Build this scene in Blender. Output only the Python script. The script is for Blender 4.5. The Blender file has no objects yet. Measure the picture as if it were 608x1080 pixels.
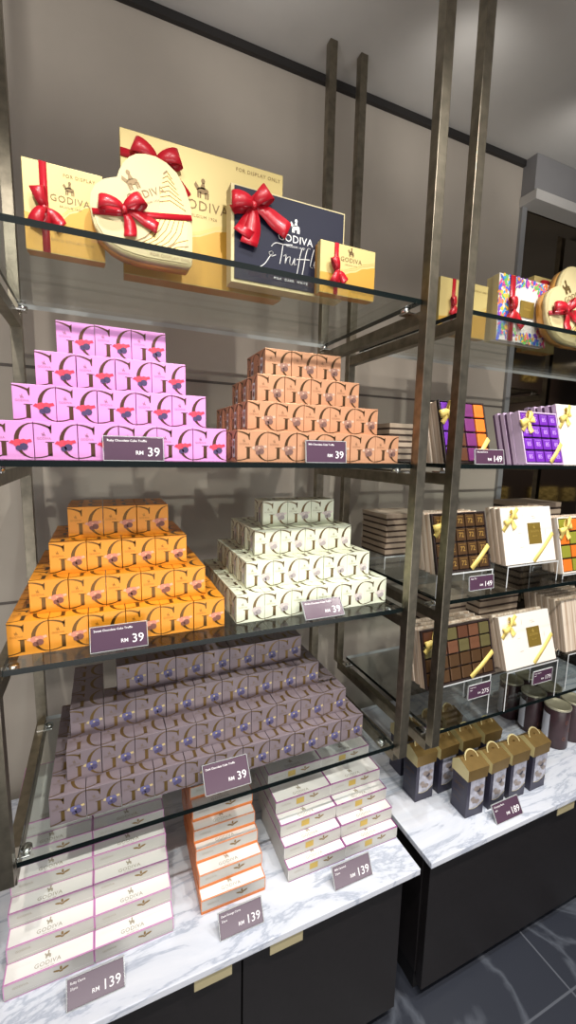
import bpy, bmesh, math, random
from mathutils import Vector, Matrix
random.seed(7)
C = bpy.context.scene.collection
SC = bpy.context.scene
K = 1.3                      # overall scale to real size, applied at the end
R = math.radians
EYE = 1.225                  # camera height over the floor before scaling

def lin(c):
    return tuple((x/12.92 if x <= .04045 else ((x+.055)/1.055)**2.4) for x in (v/255 for v in c))

# ---------------------------------------------------------------- materials
def mat(name, rgb, rough=.5, metal=0., noise=0., nscale=40., bump=0., coat=0., spec=.5):
    m = bpy.data.materials.new(name); m.use_nodes = True
    nt = m.node_tree; b = nt.nodes['Principled BSDF']
    c = lin(rgb)
    b.inputs['Base Color'].default_value = (*c, 1)
    b.inputs['Roughness'].default_value = rough
    b.inputs['Metallic'].default_value = metal
    b.inputs['Coat Weight'].default_value = coat
    b.inputs['Specular IOR Level'].default_value = spec
    tc = nt.nodes.new('ShaderNodeTexCoord')
    n = nt.nodes.new('ShaderNodeTexNoise'); n.inputs['Scale'].default_value = nscale; n.inputs['Detail'].default_value = 5
    nt.links.new(tc.outputs['Object'], n.inputs['Vector'])
    if noise:
        r = nt.nodes.new('ShaderNodeMapRange')
        r.inputs['From Min'].default_value = .3; r.inputs['From Max'].default_value = .7
        r.inputs['To Min'].default_value = 1-noise; r.inputs['To Max'].default_value = 1+noise
        nt.links.new(n.outputs['Fac'], r.inputs['Value'])
        mx = nt.nodes.new('ShaderNodeVectorMath'); mx.operation = 'SCALE'
        mx.inputs[0].default_value = c
        nt.links.new(r.outputs['Result'], mx.inputs['Scale'])
        nt.links.new(mx.outputs['Vector'], b.inputs['Base Color'])
    if bump:
        bp = nt.nodes.new('ShaderNodeBump'); bp.inputs['Strength'].default_value = bump; bp.inputs['Distance'].default_value = .004
        nt.links.new(n.outputs['Fac'], bp.inputs['Height']); nt.links.new(bp.outputs['Normal'], b.inputs['Normal'])
    return m

def glass(name, tint, rough=.0, ior=1.5):
    m = bpy.data.materials.new(name); m.use_nodes = True
    nt = m.node_tree; nt.nodes.clear()
    o = nt.nodes.new('ShaderNodeOutputMaterial'); mx = nt.nodes.new('ShaderNodeMixShader')
    t = nt.nodes.new('ShaderNodeBsdfTransparent'); g = nt.nodes.new('ShaderNodeBsdfGlossy'); f = nt.nodes.new('ShaderNodeFresnel')
    t.inputs['Color'].default_value = (*tint, 1); g.inputs['Roughness'].default_value = rough
    ge = nt.nodes.new('ShaderNodeNewGeometry'); mr = nt.nodes.new('ShaderNodeMapRange')   # same reflectance from both sides
    mr.inputs['To Min'].default_value = ior; mr.inputs['To Max'].default_value = 1/ior
    nt.links.new(ge.outputs['Backfacing'], mr.inputs['Value']); nt.links.new(mr.outputs[0], f.inputs['IOR'])
    nt.links.new(f.outputs[0], mx.inputs[0]); nt.links.new(t.outputs[0], mx.inputs[1]); nt.links.new(g.outputs[0], mx.inputs[2])
    nt.links.new(mx.outputs[0], o.inputs[0])
    return m

def marble():
    m = mat('white marble', (214, 217, 226), .16); nt = m.node_tree; b = nt.nodes['Principled BSDF']
    tc = nt.nodes.new('ShaderNodeTexCoord')
    mp = nt.nodes.new('ShaderNodeMapping'); mp.inputs['Rotation'].default_value = (0, 0, -.75); mp.inputs['Scale'].default_value = (1.3, 4.6, 3)
    nt.links.new(tc.outputs['Object'], mp.inputs['Vector'])
    n1 = nt.nodes.new('ShaderNodeTexNoise'); n1.inputs['Scale'].default_value = 2.4; n1.inputs['Detail'].default_value = 9; n1.inputs['Roughness'].default_value = .62; n1.inputs['Distortion'].default_value = .5
    nt.links.new(mp.outputs[0], n1.inputs['Vector'])
    s = nt.nodes.new('ShaderNodeMath'); s.operation = 'SUBTRACT'; s.inputs[1].default_value = .5
    a = nt.nodes.new('ShaderNodeMath'); a.operation = 'ABSOLUTE'
    r = nt.nodes.new('ShaderNodeValToRGB')
    r.color_ramp.elements[0].position = 0; r.color_ramp.elements[0].color = (*lin((172, 179, 194)), 1)
    r.color_ramp.elements[1].position = .03; r.color_ramp.elements[1].color = (*lin((209, 213, 223)), 1)
    e = r.color_ramp.elements.new(.18); e.color = (*lin((222, 224, 231)), 1)
    nt.links.new(n1.outputs['Fac'], s.inputs[0]); nt.links.new(s.outputs[0], a.inputs[0]); nt.links.new(a.outputs[0], r.inputs[0])
    nt.links.new(r.outputs[0], b.inputs['Base Color'])
    return m

def plaster(name, rgb, rough=.7):
    m = mat(name, rgb, rough, noise=.07, nscale=3.2, bump=0); return m

def grain(name, c1, c2, vert=True, scale=60, rough=.55):
    m = mat(name, c1, rough); nt = m.node_tree; b = nt.nodes['Principled BSDF']
    tc = nt.nodes.new('ShaderNodeTexCoord'); mp = nt.nodes.new('ShaderNodeMapping')
    mp.inputs['Scale'].default_value = (scale, scale, 2) if vert else (2, scale, scale)
    nt.links.new(tc.outputs['Object'], mp.inputs['Vector'])
    n = nt.nodes.new('ShaderNodeTexNoise'); n.inputs['Scale'].default_value = 1; n.inputs['Detail'].default_value = 4
    nt.links.new(mp.outputs[0], n.inputs['Vector'])
    r = nt.nodes.new('ShaderNodeValToRGB')
    r.color_ramp.elements[0].position = .38; r.color_ramp.elements[0].color = (*lin(c2), 1)
    r.color_ramp.elements[1].position = .6; r.color_ramp.elements[1].color = (*lin(c1), 1)
    nt.links.new(n.outputs['Fac'], r.inputs[0]); nt.links.new(r.outputs[0], b.inputs['Base Color'])
    return m

def glitter(name, c1, c2, scale):
    m = mat(name, c1, .35, .8); nt = m.node_tree; b = nt.nodes['Principled BSDF']
    tc = nt.nodes.new('ShaderNodeTexCoord'); v = nt.nodes.new('ShaderNodeTexVoronoi'); v.inputs['Scale'].default_value = scale
    nt.links.new(tc.outputs['Object'], v.inputs['Vector'])
    r = nt.nodes.new('ShaderNodeValToRGB'); r.color_ramp.elements[0].color = (*lin(c2), 1); r.color_ramp.elements[1].color = (*lin(c1), 1)
    r.color_ramp.elements[0].position = .35; r.color_ramp.elements[1].position = .65
    nt.links.new(v.outputs['Color'], r.inputs[0]); nt.links.new(r.outputs[0], b.inputs['Base Color'])
    bp = nt.nodes.new('ShaderNodeBump'); bp.inputs['Strength'].default_value = .8; nt.links.new(v.outputs['Color'], bp.inputs['Height']); nt.links.new(bp.outputs[0], b.inputs['Normal'])
    return m

def floor_mat():
    m = mat('dark slate tile', (52, 55, 64), .35); nt = m.node_tree; b = nt.nodes['Principled BSDF']
    tc = nt.nodes.new('ShaderNodeTexCoord')
    n = nt.nodes.new('ShaderNodeTexNoise'); n.inputs['Scale'].default_value = 2.2; n.inputs['Detail'].default_value = 9; n.inputs['Distortion'].default_value = 1
    nt.links.new(tc.outputs['Object'], n.inputs['Vector'])
    s = nt.nodes.new('ShaderNodeMath'); s.operation = 'SUBTRACT'; s.inputs[1].default_value = .5
    a = nt.nodes.new('ShaderNodeMath'); a.operation = 'ABSOLUTE'
    nt.links.new(n.outputs['Fac'], s.inputs[0]); nt.links.new(s.outputs[0], a.inputs[0])
    r = nt.nodes.new('ShaderNodeValToRGB')
    r.color_ramp.elements[0].color = (*lin((84, 88, 97)), 1); r.color_ramp.elements[1].color = (*lin((49, 52, 61)), 1); r.color_ramp.elements[1].position = .03
    nt.links.new(a.outputs[0], r.inputs[0])
    br = nt.nodes.new('ShaderNodeTexBrick'); br.offset = 0
    br.inputs['Scale'].default_value = 1; br.inputs['Brick Width'].default_value = .62; br.inputs['Row Height'].default_value = .62
    br.inputs['Mortar Size'].default_value = .003; br.inputs['Mortar'].default_value = (*lin((92, 95, 103)), 1)
    nt.links.new(tc.outputs['Object'], br.inputs['Vector'])
    nt.links.new(r.outputs[0], br.inputs['Color1']); nt.links.new(r.outputs[0], br.inputs['Color2'])
    nt.links.new(br.outputs['Color'], b.inputs['Base Color'])
    return m

M = dict(
    wall=plaster('taupe plaster', (172, 162, 149)), ceil=plaster('grey ceiling paint', (188, 184, 178)),
    trimdark=mat('black trim', (34, 31, 30), .5), groove=mat('wall groove', (92, 84, 78), .7),
    alu=mat('grey edge trim', (150, 150, 150), .4, .3), bulk=plaster('grey bulkhead paint', (132, 130, 130)),
    mirror=mat('smoked mirror', (122, 112, 100), .05, 1.), floor=floor_mat(), marble=marble(),
    bronze=mat('aged bronze', (138, 131, 116), .34, 1., noise=.22, nscale=38, bump=.06),
    glass=glass('clear glass', (.93, .955, .945)), gedge=mat('glass edge', (12, 20, 20), .2, spec=.3),
    acrylic=glass('clear acrylic', (.955, .96, .96), .02), acredge=mat('acrylic edge', (205, 208, 208), .15),
    steel=mat('chrome', (215, 215, 212), .18, 1.), cabinet=mat('black cabinet board', (27, 24, 25), .42, noise=.15, nscale=60),
    plinth=mat('black plinth', (16, 15, 16), .5), brass=mat('brass pull', (222, 208, 164), .35, .5),
    red=mat('red satin ribbon', (178, 16, 34), .36, coat=.2), yellow=mat('yellow satin ribbon', (238, 212, 118), .42),
    goldlite=mat('pale gold card', (198, 178, 114), .42, .15), gold=mat('gold card', (192, 146, 52), .38, .2), leafgold=mat('pale leaf print', (204, 180, 108), .42, .2),
    goldside=mat('golden box edge', (206, 150, 74), .45, .1), cream=mat('cream card', (200, 184, 136), .55),
    navy=mat('navy card', (18, 20, 42), .5, spec=.25), ink=mat('gold foil print', (112, 88, 48), .45, .3), inkgold=mat('fine gold line', (112, 82, 34), .45, .2),
    white=mat('white card', (226, 218, 208), .5), silver=mat('white foil print', (232, 230, 226), .4),
    card=mat('aubergine tag card', (78, 52, 72), .22, spec=.9), tagwhite=mat('white tag print', (245, 240, 242), .5),
    boxwhite=mat('white gloss box', (236, 234, 230), .35), grey=mat('grey foil print', (168, 158, 140), .4),
    shadefront=mat('white box side in painted shade', (190, 188, 182), .4), leaf=mat('bronze leaf print', (140, 112, 66), .4, .4),  # the box side grey is shade painted into white card
    pinkedge=mat('pink box trim', (206, 134, 190), .45), orangeedge=mat('orange box trim', (226, 130, 66), .45), magenta=mat('magenta box trim', (150, 28, 136), .45),
    goldseal=mat('gold foil seal', (205, 175, 90), .35, .5),
    taupe=grain('striped beige card', (214, 200, 182), (170, 146, 124), True, 90), kraft=mat('brown box side', (178, 158, 138), .55, noise=.08, nscale=30),
    kraftdark=mat('brown box gap', (70, 54, 46), .6), lilac=mat('lilac box side', (196, 172, 200), .5), lilacdark=mat('plum box gap', (92, 62, 96), .5),
    tray=mat('dark inner tray', (40, 26, 24), .5), choc=mat('dark foil wrap', (92, 66, 42), .32, .5), chocgold=mat('gold print on wrap', (190, 150, 80), .35, .5),
    violet=mat('violet foil wrap', (116, 44, 176), .34, .15), violetlite=mat('light violet print', (190, 150, 226), .4), plum=mat('plum foil wrap', (112, 46, 104), .35, .15),
    tang=mat('orange foil wrap', (226, 118, 38), .36, .15), brown=mat('brown foil wrap', (92, 56, 38), .35, .2), sage=mat('sage foil wrap', (96, 88, 54), .38, .2),
    terra=mat('terracotta foil wrap', (108, 70, 48), .38, .2), lime=mat('green foil wrap', (146, 146, 50), .36, .15),
    seal=mat('olive gold seal', (140, 116, 50), .38, .4),
    bagblue=mat('midnight blue carton', (52, 50, 66), .35), baggold=mat('brushed gold carton', (152, 124, 74), .34, .65, noise=.1, nscale=25),
    bagcream=mat('pale gold carton', (226, 212, 158), .4, .2), bagwin=mat('clear pouch showing wrapped sweets', (168, 168, 180), .12, noise=.35, nscale=45, coat=.5), bagpraline=mat('wrapped pralines', (146, 134, 128), .3, .2, noise=.4, nscale=60),
    cantin=mat('dark plum canister', (58, 38, 42), .35, noise=.15, nscale=30), canlid=mat('champagne metal lid', (196, 190, 164), .38, .6), canlabel=mat('pale label', (214, 216, 226), .45), canmark=mat('copper print', (128, 84, 70), .4, .3),
    sequin=glitter('gold sequins', (250, 226, 140), (90, 70, 24), 28), goldorn=mat('polished gold', (214, 178, 90), .22, 1.), darkwall=mat('dark brown panel', (38, 28, 24), .5),
)
for n, rgb in dict(fl1=(226, 74, 130), fl2=(70, 92, 200), fl3=(240, 190, 60), fl4=(120, 70, 170), fl5=(110, 178, 90), fl6=(236, 128, 64), fl7=(70, 160, 200)).items():
    M[n] = mat('floral print %s' % n, rgb, .5)

# ---------------------------------------------------------------- mesh builder
class Face:
    """A flat frame on a box face: (u, v) in metres, n outwards."""
    def __init__(s, o, U, V): s.o = Vector(o); s.U = Vector(U).normalized(); s.V = Vector(V).normalized(); s.N = s.U.cross(s.V)
    def __call__(s, u, v, n=0.): return s.o + s.U*u + s.V*v + s.N*n

class MB:
    def __init__(s): s.bm = bmesh.new(); s.mats = []
    def mi(s, m):
        m = M[m] if isinstance(m, str) else m
        if m not in s.mats: s.mats.append(m)
        return s.mats.index(m)
    def poly(s, pts, m):
        f = s.bm.faces.new([s.bm.verts.new(p) for p in pts]); f.material_index = s.mi(m); return f
    def add(s, tb, m=None):
        if m is not None:
            i = s.mi(m)
            for f in tb.faces: f.material_index = i
        me = bpy.data.meshes.new('t'); tb.to_mesh(me); tb.free(); s.bm.from_mesh(me); bpy.data.meshes.remove(me)
    def box(s, x0, x1, y0, y1, z0, z1, m, bev=0., facemats=None, seg=2):
        tb = bmesh.new(); bmesh.ops.create_cube(tb, size=1)
        for v in tb.verts:
            v.co = Vector((x0+(v.co.x+.5)*(x1-x0), y0+(v.co.y+.5)*(y1-y0), z0+(v.co.z+.5)*(z1-z0)))
        i = s.mi(m)
        for f in tb.faces: f.material_index = i
        if facemats:
            tb.normal_update()
            for f in tb.faces:
                for k, mm in facemats.items():
                    ax = 'xyz'.index(k[1]); sg = 1 if k[0] == '+' else -1
                    if f.normal[ax]*sg > .9: f.material_index = s.mi(mm)
        if bev: bmesh.ops.bevel(tb, geom=list(tb.edges), offset=bev, segments=seg, profile=.6, affect='EDGES', clamp_overlap=True)
        s.add(tb)
    def prism(s, outline, y0, y1, m, sidem=None, bev=0.):
        """outline in (x, z), extruded along y."""
        n = len(outline)
        a = [s.bm.verts.new((x, y0, z)) for x, z in outline]; b = [s.bm.verts.new((x, y1, z)) for x, z in outline]
        f = s.bm.faces.new(a); f.material_index = s.mi(m)
        f = s.bm.faces.new(b[::-1]); f.material_index = s.mi(sidem or m)
        for i in range(n):
            f = s.bm.faces.new((a[i], b[i], b[(i+1) % n], a[(i+1) % n])); f.material_index = s.mi(sidem or m); f.smooth = True
    def lathe(s, prof, m, seg=32, cx=0, cy=0):
        rings = []
        for r, z in prof:
            rings.append([s.bm.verts.new((cx+r*math.cos(2*math.pi*i/seg), cy+r*math.sin(2*math.pi*i/seg), z)) for i in range(seg)])
        for a, b in zip(rings, rings[1:]):
            for i in range(seg):
                f = s.bm.faces.new((a[i], a[(i+1) % seg], b[(i+1) % seg], b[i])); f.material_index = s.mi(m); f.smooth = True
        for r, rev in ((rings[0], True), (rings[-1], False)):
            f = s.bm.faces.new(r[::-1] if rev else r); f.material_index = s.mi(m)
    def strip(s, pts, ws, m, th=.0007):
        """ribbon: centre points and half-width vectors, with a little thickness"""
        pts = [Vector(p) for p in pts]; ws = [Vector(w) for w in ws]; n = len(pts); V = []
        for i in range(n):
            t = (pts[min(i+1, n-1)]-pts[max(i-1, 0)]); nn = t.cross(ws[i]); nn = nn.normalized()*th/2 if nn.length > 1e-9 else Vector((0, -th/2, 0))
            V.append([s.bm.verts.new(p) for p in (pts[i]-ws[i]-nn, pts[i]+ws[i]-nn, pts[i]+ws[i]+nn, pts[i]-ws[i]+nn)])
        k = s.mi(m)
        for a, b in zip(V, V[1:]):
            for j in range(4):
                f = s.bm.faces.new((a[j], a[(j+1) % 4], b[(j+1) % 4], b[j])); f.material_index = k; f.smooth = j in (0, 2)
        for a in (V[0][::-1], V[-1]): s.bm.faces.new(a).material_index = k
    def disc(s, F, u, v, a, b, m, n=.0004, seg=14, rot=0):
        s.poly([F(u+a*math.cos(t)*math.cos(rot)-b*math.sin(t)*math.sin(rot), v+a*math.cos(t)*math.sin(rot)+b*math.sin(t)*math.cos(rot), n) for t in (2*math.pi*i/seg for i in range(seg))], m)
    def rect(s, F, u0, u1, v0, v1, m, n=.0004): s.poly([F(u0, v0, n), F(u1, v0, n), F(u1, v1, n), F(u0, v1, n)], m)
    def line(s, F, pts, w, m, n=.0006):
        P = [Vector((p[0], p[1])) for p in pts]
        for a, b in zip(P, P[1:]):
            d = (b-a)
            if d.length < 1e-7: continue
            q = Vector((-d.y, d.x)).normalized()*w/2; d = d.normalized()*w*.25
            s.poly([F(*(a-d-q), n), F(*(b+d-q), n), F(*(b+d+q), n), F(*(a-d+q), n)], m)
    def text(s, F, txt, u, v, size, m, n=.0005, align='CENTER', shear=0., space=1., bold=0.):
        vs, fs = text_geo(txt, align, shear, space, bold)
        vv = [s.bm.verts.new(F(u+x*size, v+y*size, n)) for x, y in vs]; k = s.mi(m)
        for f in fs:
            try: s.bm.faces.new([vv[i] for i in f]).material_index = k
            except ValueError: pass
    def ball(s, c, r, m, sub=2, scale=(1, 1, 1)):
        tb = bmesh.new(); bmesh.ops.create_icosphere(tb, subdivisions=sub, radius=r)
        for vtx in tb.verts: vtx.co = Vector((vtx.co.x*scale[0], vtx.co.y*scale[1], vtx.co.z*scale[2]))+Vector(c)
        for f in tb.faces: f.smooth = True
        s.add(tb, m)
    def mesh(s, name):
        s.bm.normal_update(); me = bpy.data.meshes.new(name); s.bm.to_mesh(me); s.bm.free()
        for m in s.mats: me.materials.append(m)
        return me
    def build(s, name, parent=None, loc=(0, 0, 0), rot=(0, 0, 0)):
        return link(name, s.mesh(name), parent, loc, rot)

_tg = {}
def text_geo(txt, align, shear, space, bold):
    k = (txt, align, shear, space, bold)
    if k not in _tg:
        cu = bpy.data.curves.new('t', 'FONT'); cu.body = txt; cu.size = 1; cu.align_x = align; cu.align_y = 'CENTER'; cu.shear = shear
        cu.space_character = space; cu.resolution_u = 2; cu.offset = bold; cu.fill_mode = 'FRONT'
        o = bpy.data.objects.new('t', cu); C.objects.link(o)
        dg = bpy.context.evaluated_depsgraph_get(); me = o.evaluated_get(dg).to_mesh()
        _tg[k] = ([(v.co.x, v.co.y) for v in me.vertices], [tuple(p.vertices) for p in me.polygons])
        bpy.data.objects.remove(o); bpy.data.curves.remove(cu)
    return _tg[k]

def link(name, data, parent=None, loc=(0, 0, 0), rot=(0, 0, 0)):
    o = bpy.data.objects.new(name, data); C.objects.link(o); o.location = loc; o.rotation_euler = rot
    if parent: o.parent = parent
    return o
def tag(o, label, cat, group=None):
    o['label'] = label; o['category'] = cat
    if group: o['group'] = group
    return o
def thing(name, label, cat, loc=(0, 0, 0), rot=(0, 0, 0), group=None):
    return tag(link(name, None, None, loc, rot), label, cat, group)
def copy_tree(o, parent=None):
    c = o.copy(); C.objects.link(c)
    if parent: c.parent = parent
    for ch in list(o.children): copy_tree(ch, c)
    return c
def struct(name, mb, loc=(0, 0, 0)):
    o = mb.build(name, None, loc); o['kind'] = 'structure'; return o

ORD = ['first', 'second', 'third', 'fourth', 'fifth', 'sixth', 'seventh', 'eighth', 'ninth', 'tenth', 'eleventh', 'twelfth', 'thirteenth']

# ---------------------------------------------------------------- layout (camera at the origin, x along the wall, y into it)
ZS = [.2702, -.0184, -.2982, -.5909]        # tops of the four glass shelves
ZC, ZCEIL, YW, FLOOR = -.8395, .962, 1.118, -EYE
XL, XA, XB, PW = -.1539, .53, .6153, .0199
XR = 1.66
YP, YQ = .6205, 1.0154
YG0, YG1 = .640, 1.004
ZPB = -.6133
XWE = 1.3159                                # where the plaster wall ends

# ---------------------------------------------------------------- setting
b = MB(); b.box(-1.6, XWE, YW, YW+.08, FLOOR, ZCEIL, 'wall')
struct('wall_back', b)
for z in (.172, -.36):
    b = MB(); b.box(-1.6, XWE, YW-.0012, YW+.001, z-.003, z+.003, 'groove'); struct('trim_1' if z > 0 else 'trim_2', b)
b = MB(); b.box(-1.6, XWE-.002, YW-.012, YW, ZCEIL-.019, ZCEIL-.001, 'trimdark'); struct('trim_3', b)
b = MB(); b.box(-1.6, 7.0, -2.6, YW+.08, ZCEIL, ZCEIL+.05, 'ceil'); struct('ceiling', b)
b = MB(); b.box(-1.6, 7.0, -2.6, YW+.08, FLOOR-.05, FLOOR, 'floor'); struct('floor', b)
b = MB(); b.box(XWE, XWE+.022, YW-.012, YW+.08, FLOOR, .852, 'alu', .001); struct('trim_4', b)
b = MB(); b.box(XWE+.022, 2.6, YW+.002, YW+.08, FLOOR, .852, 'mirror'); struct('wall_right', b)
b = MB(); b.box(XWE, 2.6, YW-.05, YW+.08, .852, ZCEIL, 'bulk', .002); struct('trim_5', b)
b = MB(); b.box(XWE-.004, 2.6, YW-.062, YW+.0, .822, .852, 'ceil', .002); struct('trim_6', b)

# ---------------------------------------------------------------- shelf frames
def frame(name, x, label, clips):
    t = thing('shelf_frame', label, 'frame', (x, YP, ZPB), group='bronze shelf frames')
    top = ZCEIL-ZPB
    b = MB(); b.box(0, PW, 0, PW, 0, top, 'bronze', .0007); b.build('front_post', t)
    b = MB(); b.box(0, PW, YQ-YP, YQ-YP+PW, 0, top, 'bronze', .0007); b.build('back_post', t)
    for z in ZS:
        zr = z-ZPB-.0185
        b = MB(); b.box(.0005, PW-.0005, PW, YQ-YP, zr-.022, zr, 'bronze', .0006); r = b.build('rail', t)
        for y in (.05, YQ-YP-.03):
            for sgn in clips:
                cx = PW/2+sgn*PW*.9
                b = MB(); b.box(min(PW/2, cx)-.006, max(PW/2, cx)+.006, y-.011, y+.011, zr, zr+.0035, 'steel', .001)
                b.lathe([(.0085, zr+.0035), (.0085, zr+.0085), (.0075, zr+.0098), (.0001, zr+.0098)], 'steel', 20, cx, y)
                b.build('glass_clip', r)
    return t
frame('a', XL, 'tall bronze shelf frame at the far left edge beside the pink boxes', (1,))
frame('b', XA, 'tall bronze shelf frame left of its twin, holding the shelf with the copper cubes', (-1,))
frame('c', XB, 'tall bronze shelf frame right of its twin, holding the glass shelves with the ribboned tablets', (1,))
frame('d', XR, 'bronze shelf frame closing the shelves at the far right end', (-1,))

def shelf(x0, x1, z, label):
    b = MB(); w = x1-x0
    b.box(0, w, 0, YG1-YG0, -.0085, 0, 'glass', 0, {'-y': 'gedge', '+y': 'acredge', '-x': 'gedge', '+x': 'gedge'})
    tag(b.build('glass_shelf', None, (x0, YG0-.004, z)), label, 'shelf', 'glass shelves')
nm = ['top', 'second', 'third', 'lowest']
lw = ['carrying the ribboned gift boxes and the heart box', 'carrying the pink and copper cube pyramids', 'carrying the orange and white cube pyramids', 'carrying the wide mauve cube pyramid']
rw = ['carrying the flower-patterned gift box', 'carrying the purple-wrapped tablet box', 'carrying the dark chocolate tablet box and white gift box', 'above the gold-topped cartons and canisters']
for i, z in enumerate(ZS):
    shelf(XL+PW+.001, XA-.001, z, 'clear glass shelf %s' % lw[i])
    shelf(XB+PW+.001, XR-.001, z, 'clear glass shelf %s' % rw[i])

# ---------------------------------------------------------------- counters and cabinets
def counter(x0, x1, label):
    b = MB(); b.box(x0, x1, 0, 1.09-.5773, -.014, 0, 'marble', .0022, seg=3)
    tag(b.build('marble_countertop', None, (0, .5773, ZC)), label, 'countertop', 'marble countertops')
counter(-.62, .5684, 'white marble countertop under the pink, orange and magenta trimmed boxes')
counter(.5967, 1.74, 'white marble countertop under the gold-topped cartons and dark canisters')
def cabinet(x0, x1, doors, pulls, label):
    t = thing('base_cabinet', label, 'cabinet', ((x0+x1)/2, .60, FLOOR), group='black base cabinets')
    ox = (x0+x1)/2; H = ZC-.014-FLOOR
    b = MB(); b.box(x0-ox, x1-ox, .018, .46, .055, H, 'cabinet', .001); b.build('body', t)
    b = MB(); b.box(x0-ox+.004, x1-ox-.004, .024, .45, 0, .055, 'plinth'); b.build('plinth', t)
    for (d0, d1), p in zip(doors, pulls):
        b = MB(); b.box(d0+.0015-ox, d1-.0015-ox, -.002, .0175, .03, H-.006, 'cabinet', .0012); d = b.build('door', t)
        if p:
            b = MB(); b.box(p-.032-ox, p+.032-ox, -.016, .004, H-.0065, H-.004, 'brass', .0004); b.box(p-.032-ox, p+.032-ox, -.0175, -.0155, H-.027, H-.004, 'brass', .0005)
            h = b.build('handle', d); h['label'] = 'brass edge pull'
    return t
cabinet(-.62, .545, [(-.6, -.2), (-.2, .194), (.194, .543)], [0, .139, .272], 'black base cabinet with two brass edge pulls under the left countertop')
cabinet(.612, 1.73, [(.614, 1.20), (1.20, 1.728)], [1.035, 0], 'black base cabinet with one brass edge pull under the right countertop')

# ---------------------------------------------------------------- truffle cubes
CW, CH = .0515, .0503
def G_print(b, F, w, h, m, lm, n=.0003):
    P = lambda u, v: F(u*w, v*h, n)
    N = 12
    for i in range(N):                              # left bowl of the G, cut by the right edge
        t0 = math.pi/2+math.pi*i/N; t1 = math.pi/2+math.pi*(i+1)/N
        o = lambda t: (1+.43*math.cos(t), .5+.465*math.sin(t)); q = lambda t: (1+.325*math.cos(t), .5+.445*math.sin(t))
        pts = [o(t0), o(t1), q(t1), q(t0)]
        pts = [(min(u, 1), v) for u, v in pts]
        b.poly([P(*p) for p in pts[::-1]], m)
    N = 6
    o = lambda t: (.44*math.cos(t), .5+.465*math.sin(t))
    for s in (1, -1):                               # upper and lower arms reaching in from the left edge
        for i in range(N):
            f0, f1 = i/N, (i+1)/N
            u0, u1 = .40*f0, .40*f1
            y = lambda u: .5+s*.465*math.sqrt(1-(u/.62)**2)
            th = lambda u: .022+.05*(u/.4)
            if s > 0: b.poly([P(u0, y(u0)-th(u0)), P(u1, y(u1)-th(u1)), P(u1, y(u1)), P(u0, y(u0))], m)
            else: b.poly([P(u0, y(u0)), P(u1, y(u1)), P(u1, y(u1)+.03), P(u0, y(u0)+.03)], m)
    b.poly([P(.375, .70), P(.40, .70), P(.41, .93), P(.33, .86)], m)
    b.rect(F, .30*w, .405*w, .10*h, .47*h, m, n); b.rect(F, .25*w, .455*w, .455*h, .475*h, m, n)
    b.text(F, 'GODIVA', .22*w, .56*h, .085*w, lm, n)
    emblem(b, F, .22*w, .66*h, .085*w, lm, n)
def emblem(b, F, u, v, s, m, n=.0005):
    b.disc(F, u, v, .42*s, .22*s, m, n, 10); b.disc(F, u+.02*s, v+.62*s, .15*s, .17*s, m, n, 8)
    b.poly([F(u-.22*s, v+.1*s, n), F(u+.18*s, v+.1*s, n), F(u+.1*s, v+.5*s, n), F(u-.05*s, v+.5*s, n)], m)
    b.poly([F(u-.62*s, v+.3*s, n), F(u-.4*s, v-.05*s, n), F(u-.2*s, v+.1*s, n), F(u-.5*s, v+.5*s, n)], m)
    for k in (-.34, -.18, .2, .36): b.poly([F(u+k*s-.05*s, v-.5*s, n), F(u+k*s+.05*s, v-.5*s, n), F(u+k*s+.07*s, v-.1*s, n), F(u+k*s-.07*s, v-.1*s, n)], m)
def motif(b, F, w, h, cols, n=.0006):
    a, c, d = cols
    u, v = .72*w, .40*h
    b.poly([F(u-.26*w, v+.03*h, n), F(u-.08*w, v-.04*h, n), F(u-.06*w, v+.06*h, n), F(u-.2*w, v+.10*h, n)], d)
    b.poly([F(u+.08*w, v+.02*h, n), F(u+.25*w, v+.07*h, n), F(u+.22*w, v+.14*h, n), F(u+.05*w, v+.1*h, n)], d)
    b.disc(F, u-.06*w, v+.03*h, .115*w, .105*h, a, n+.0001, 9); b.disc(F, u+.06*w, v+.05*h, .10*w, .09*h, a, n+.0002, 8)
    b.disc(F, u+.06*w, v-.06*h, .10*w, .095*h, c, n+.0003, 8); b.disc(F, u-.05*w, v-.10*h, .075*w, .075*h, c, n+.0003, 7)
    b.disc(F, u-.02*w, v+.05*h, .035*w, .03*h, d, n+.0004, 6)

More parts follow.
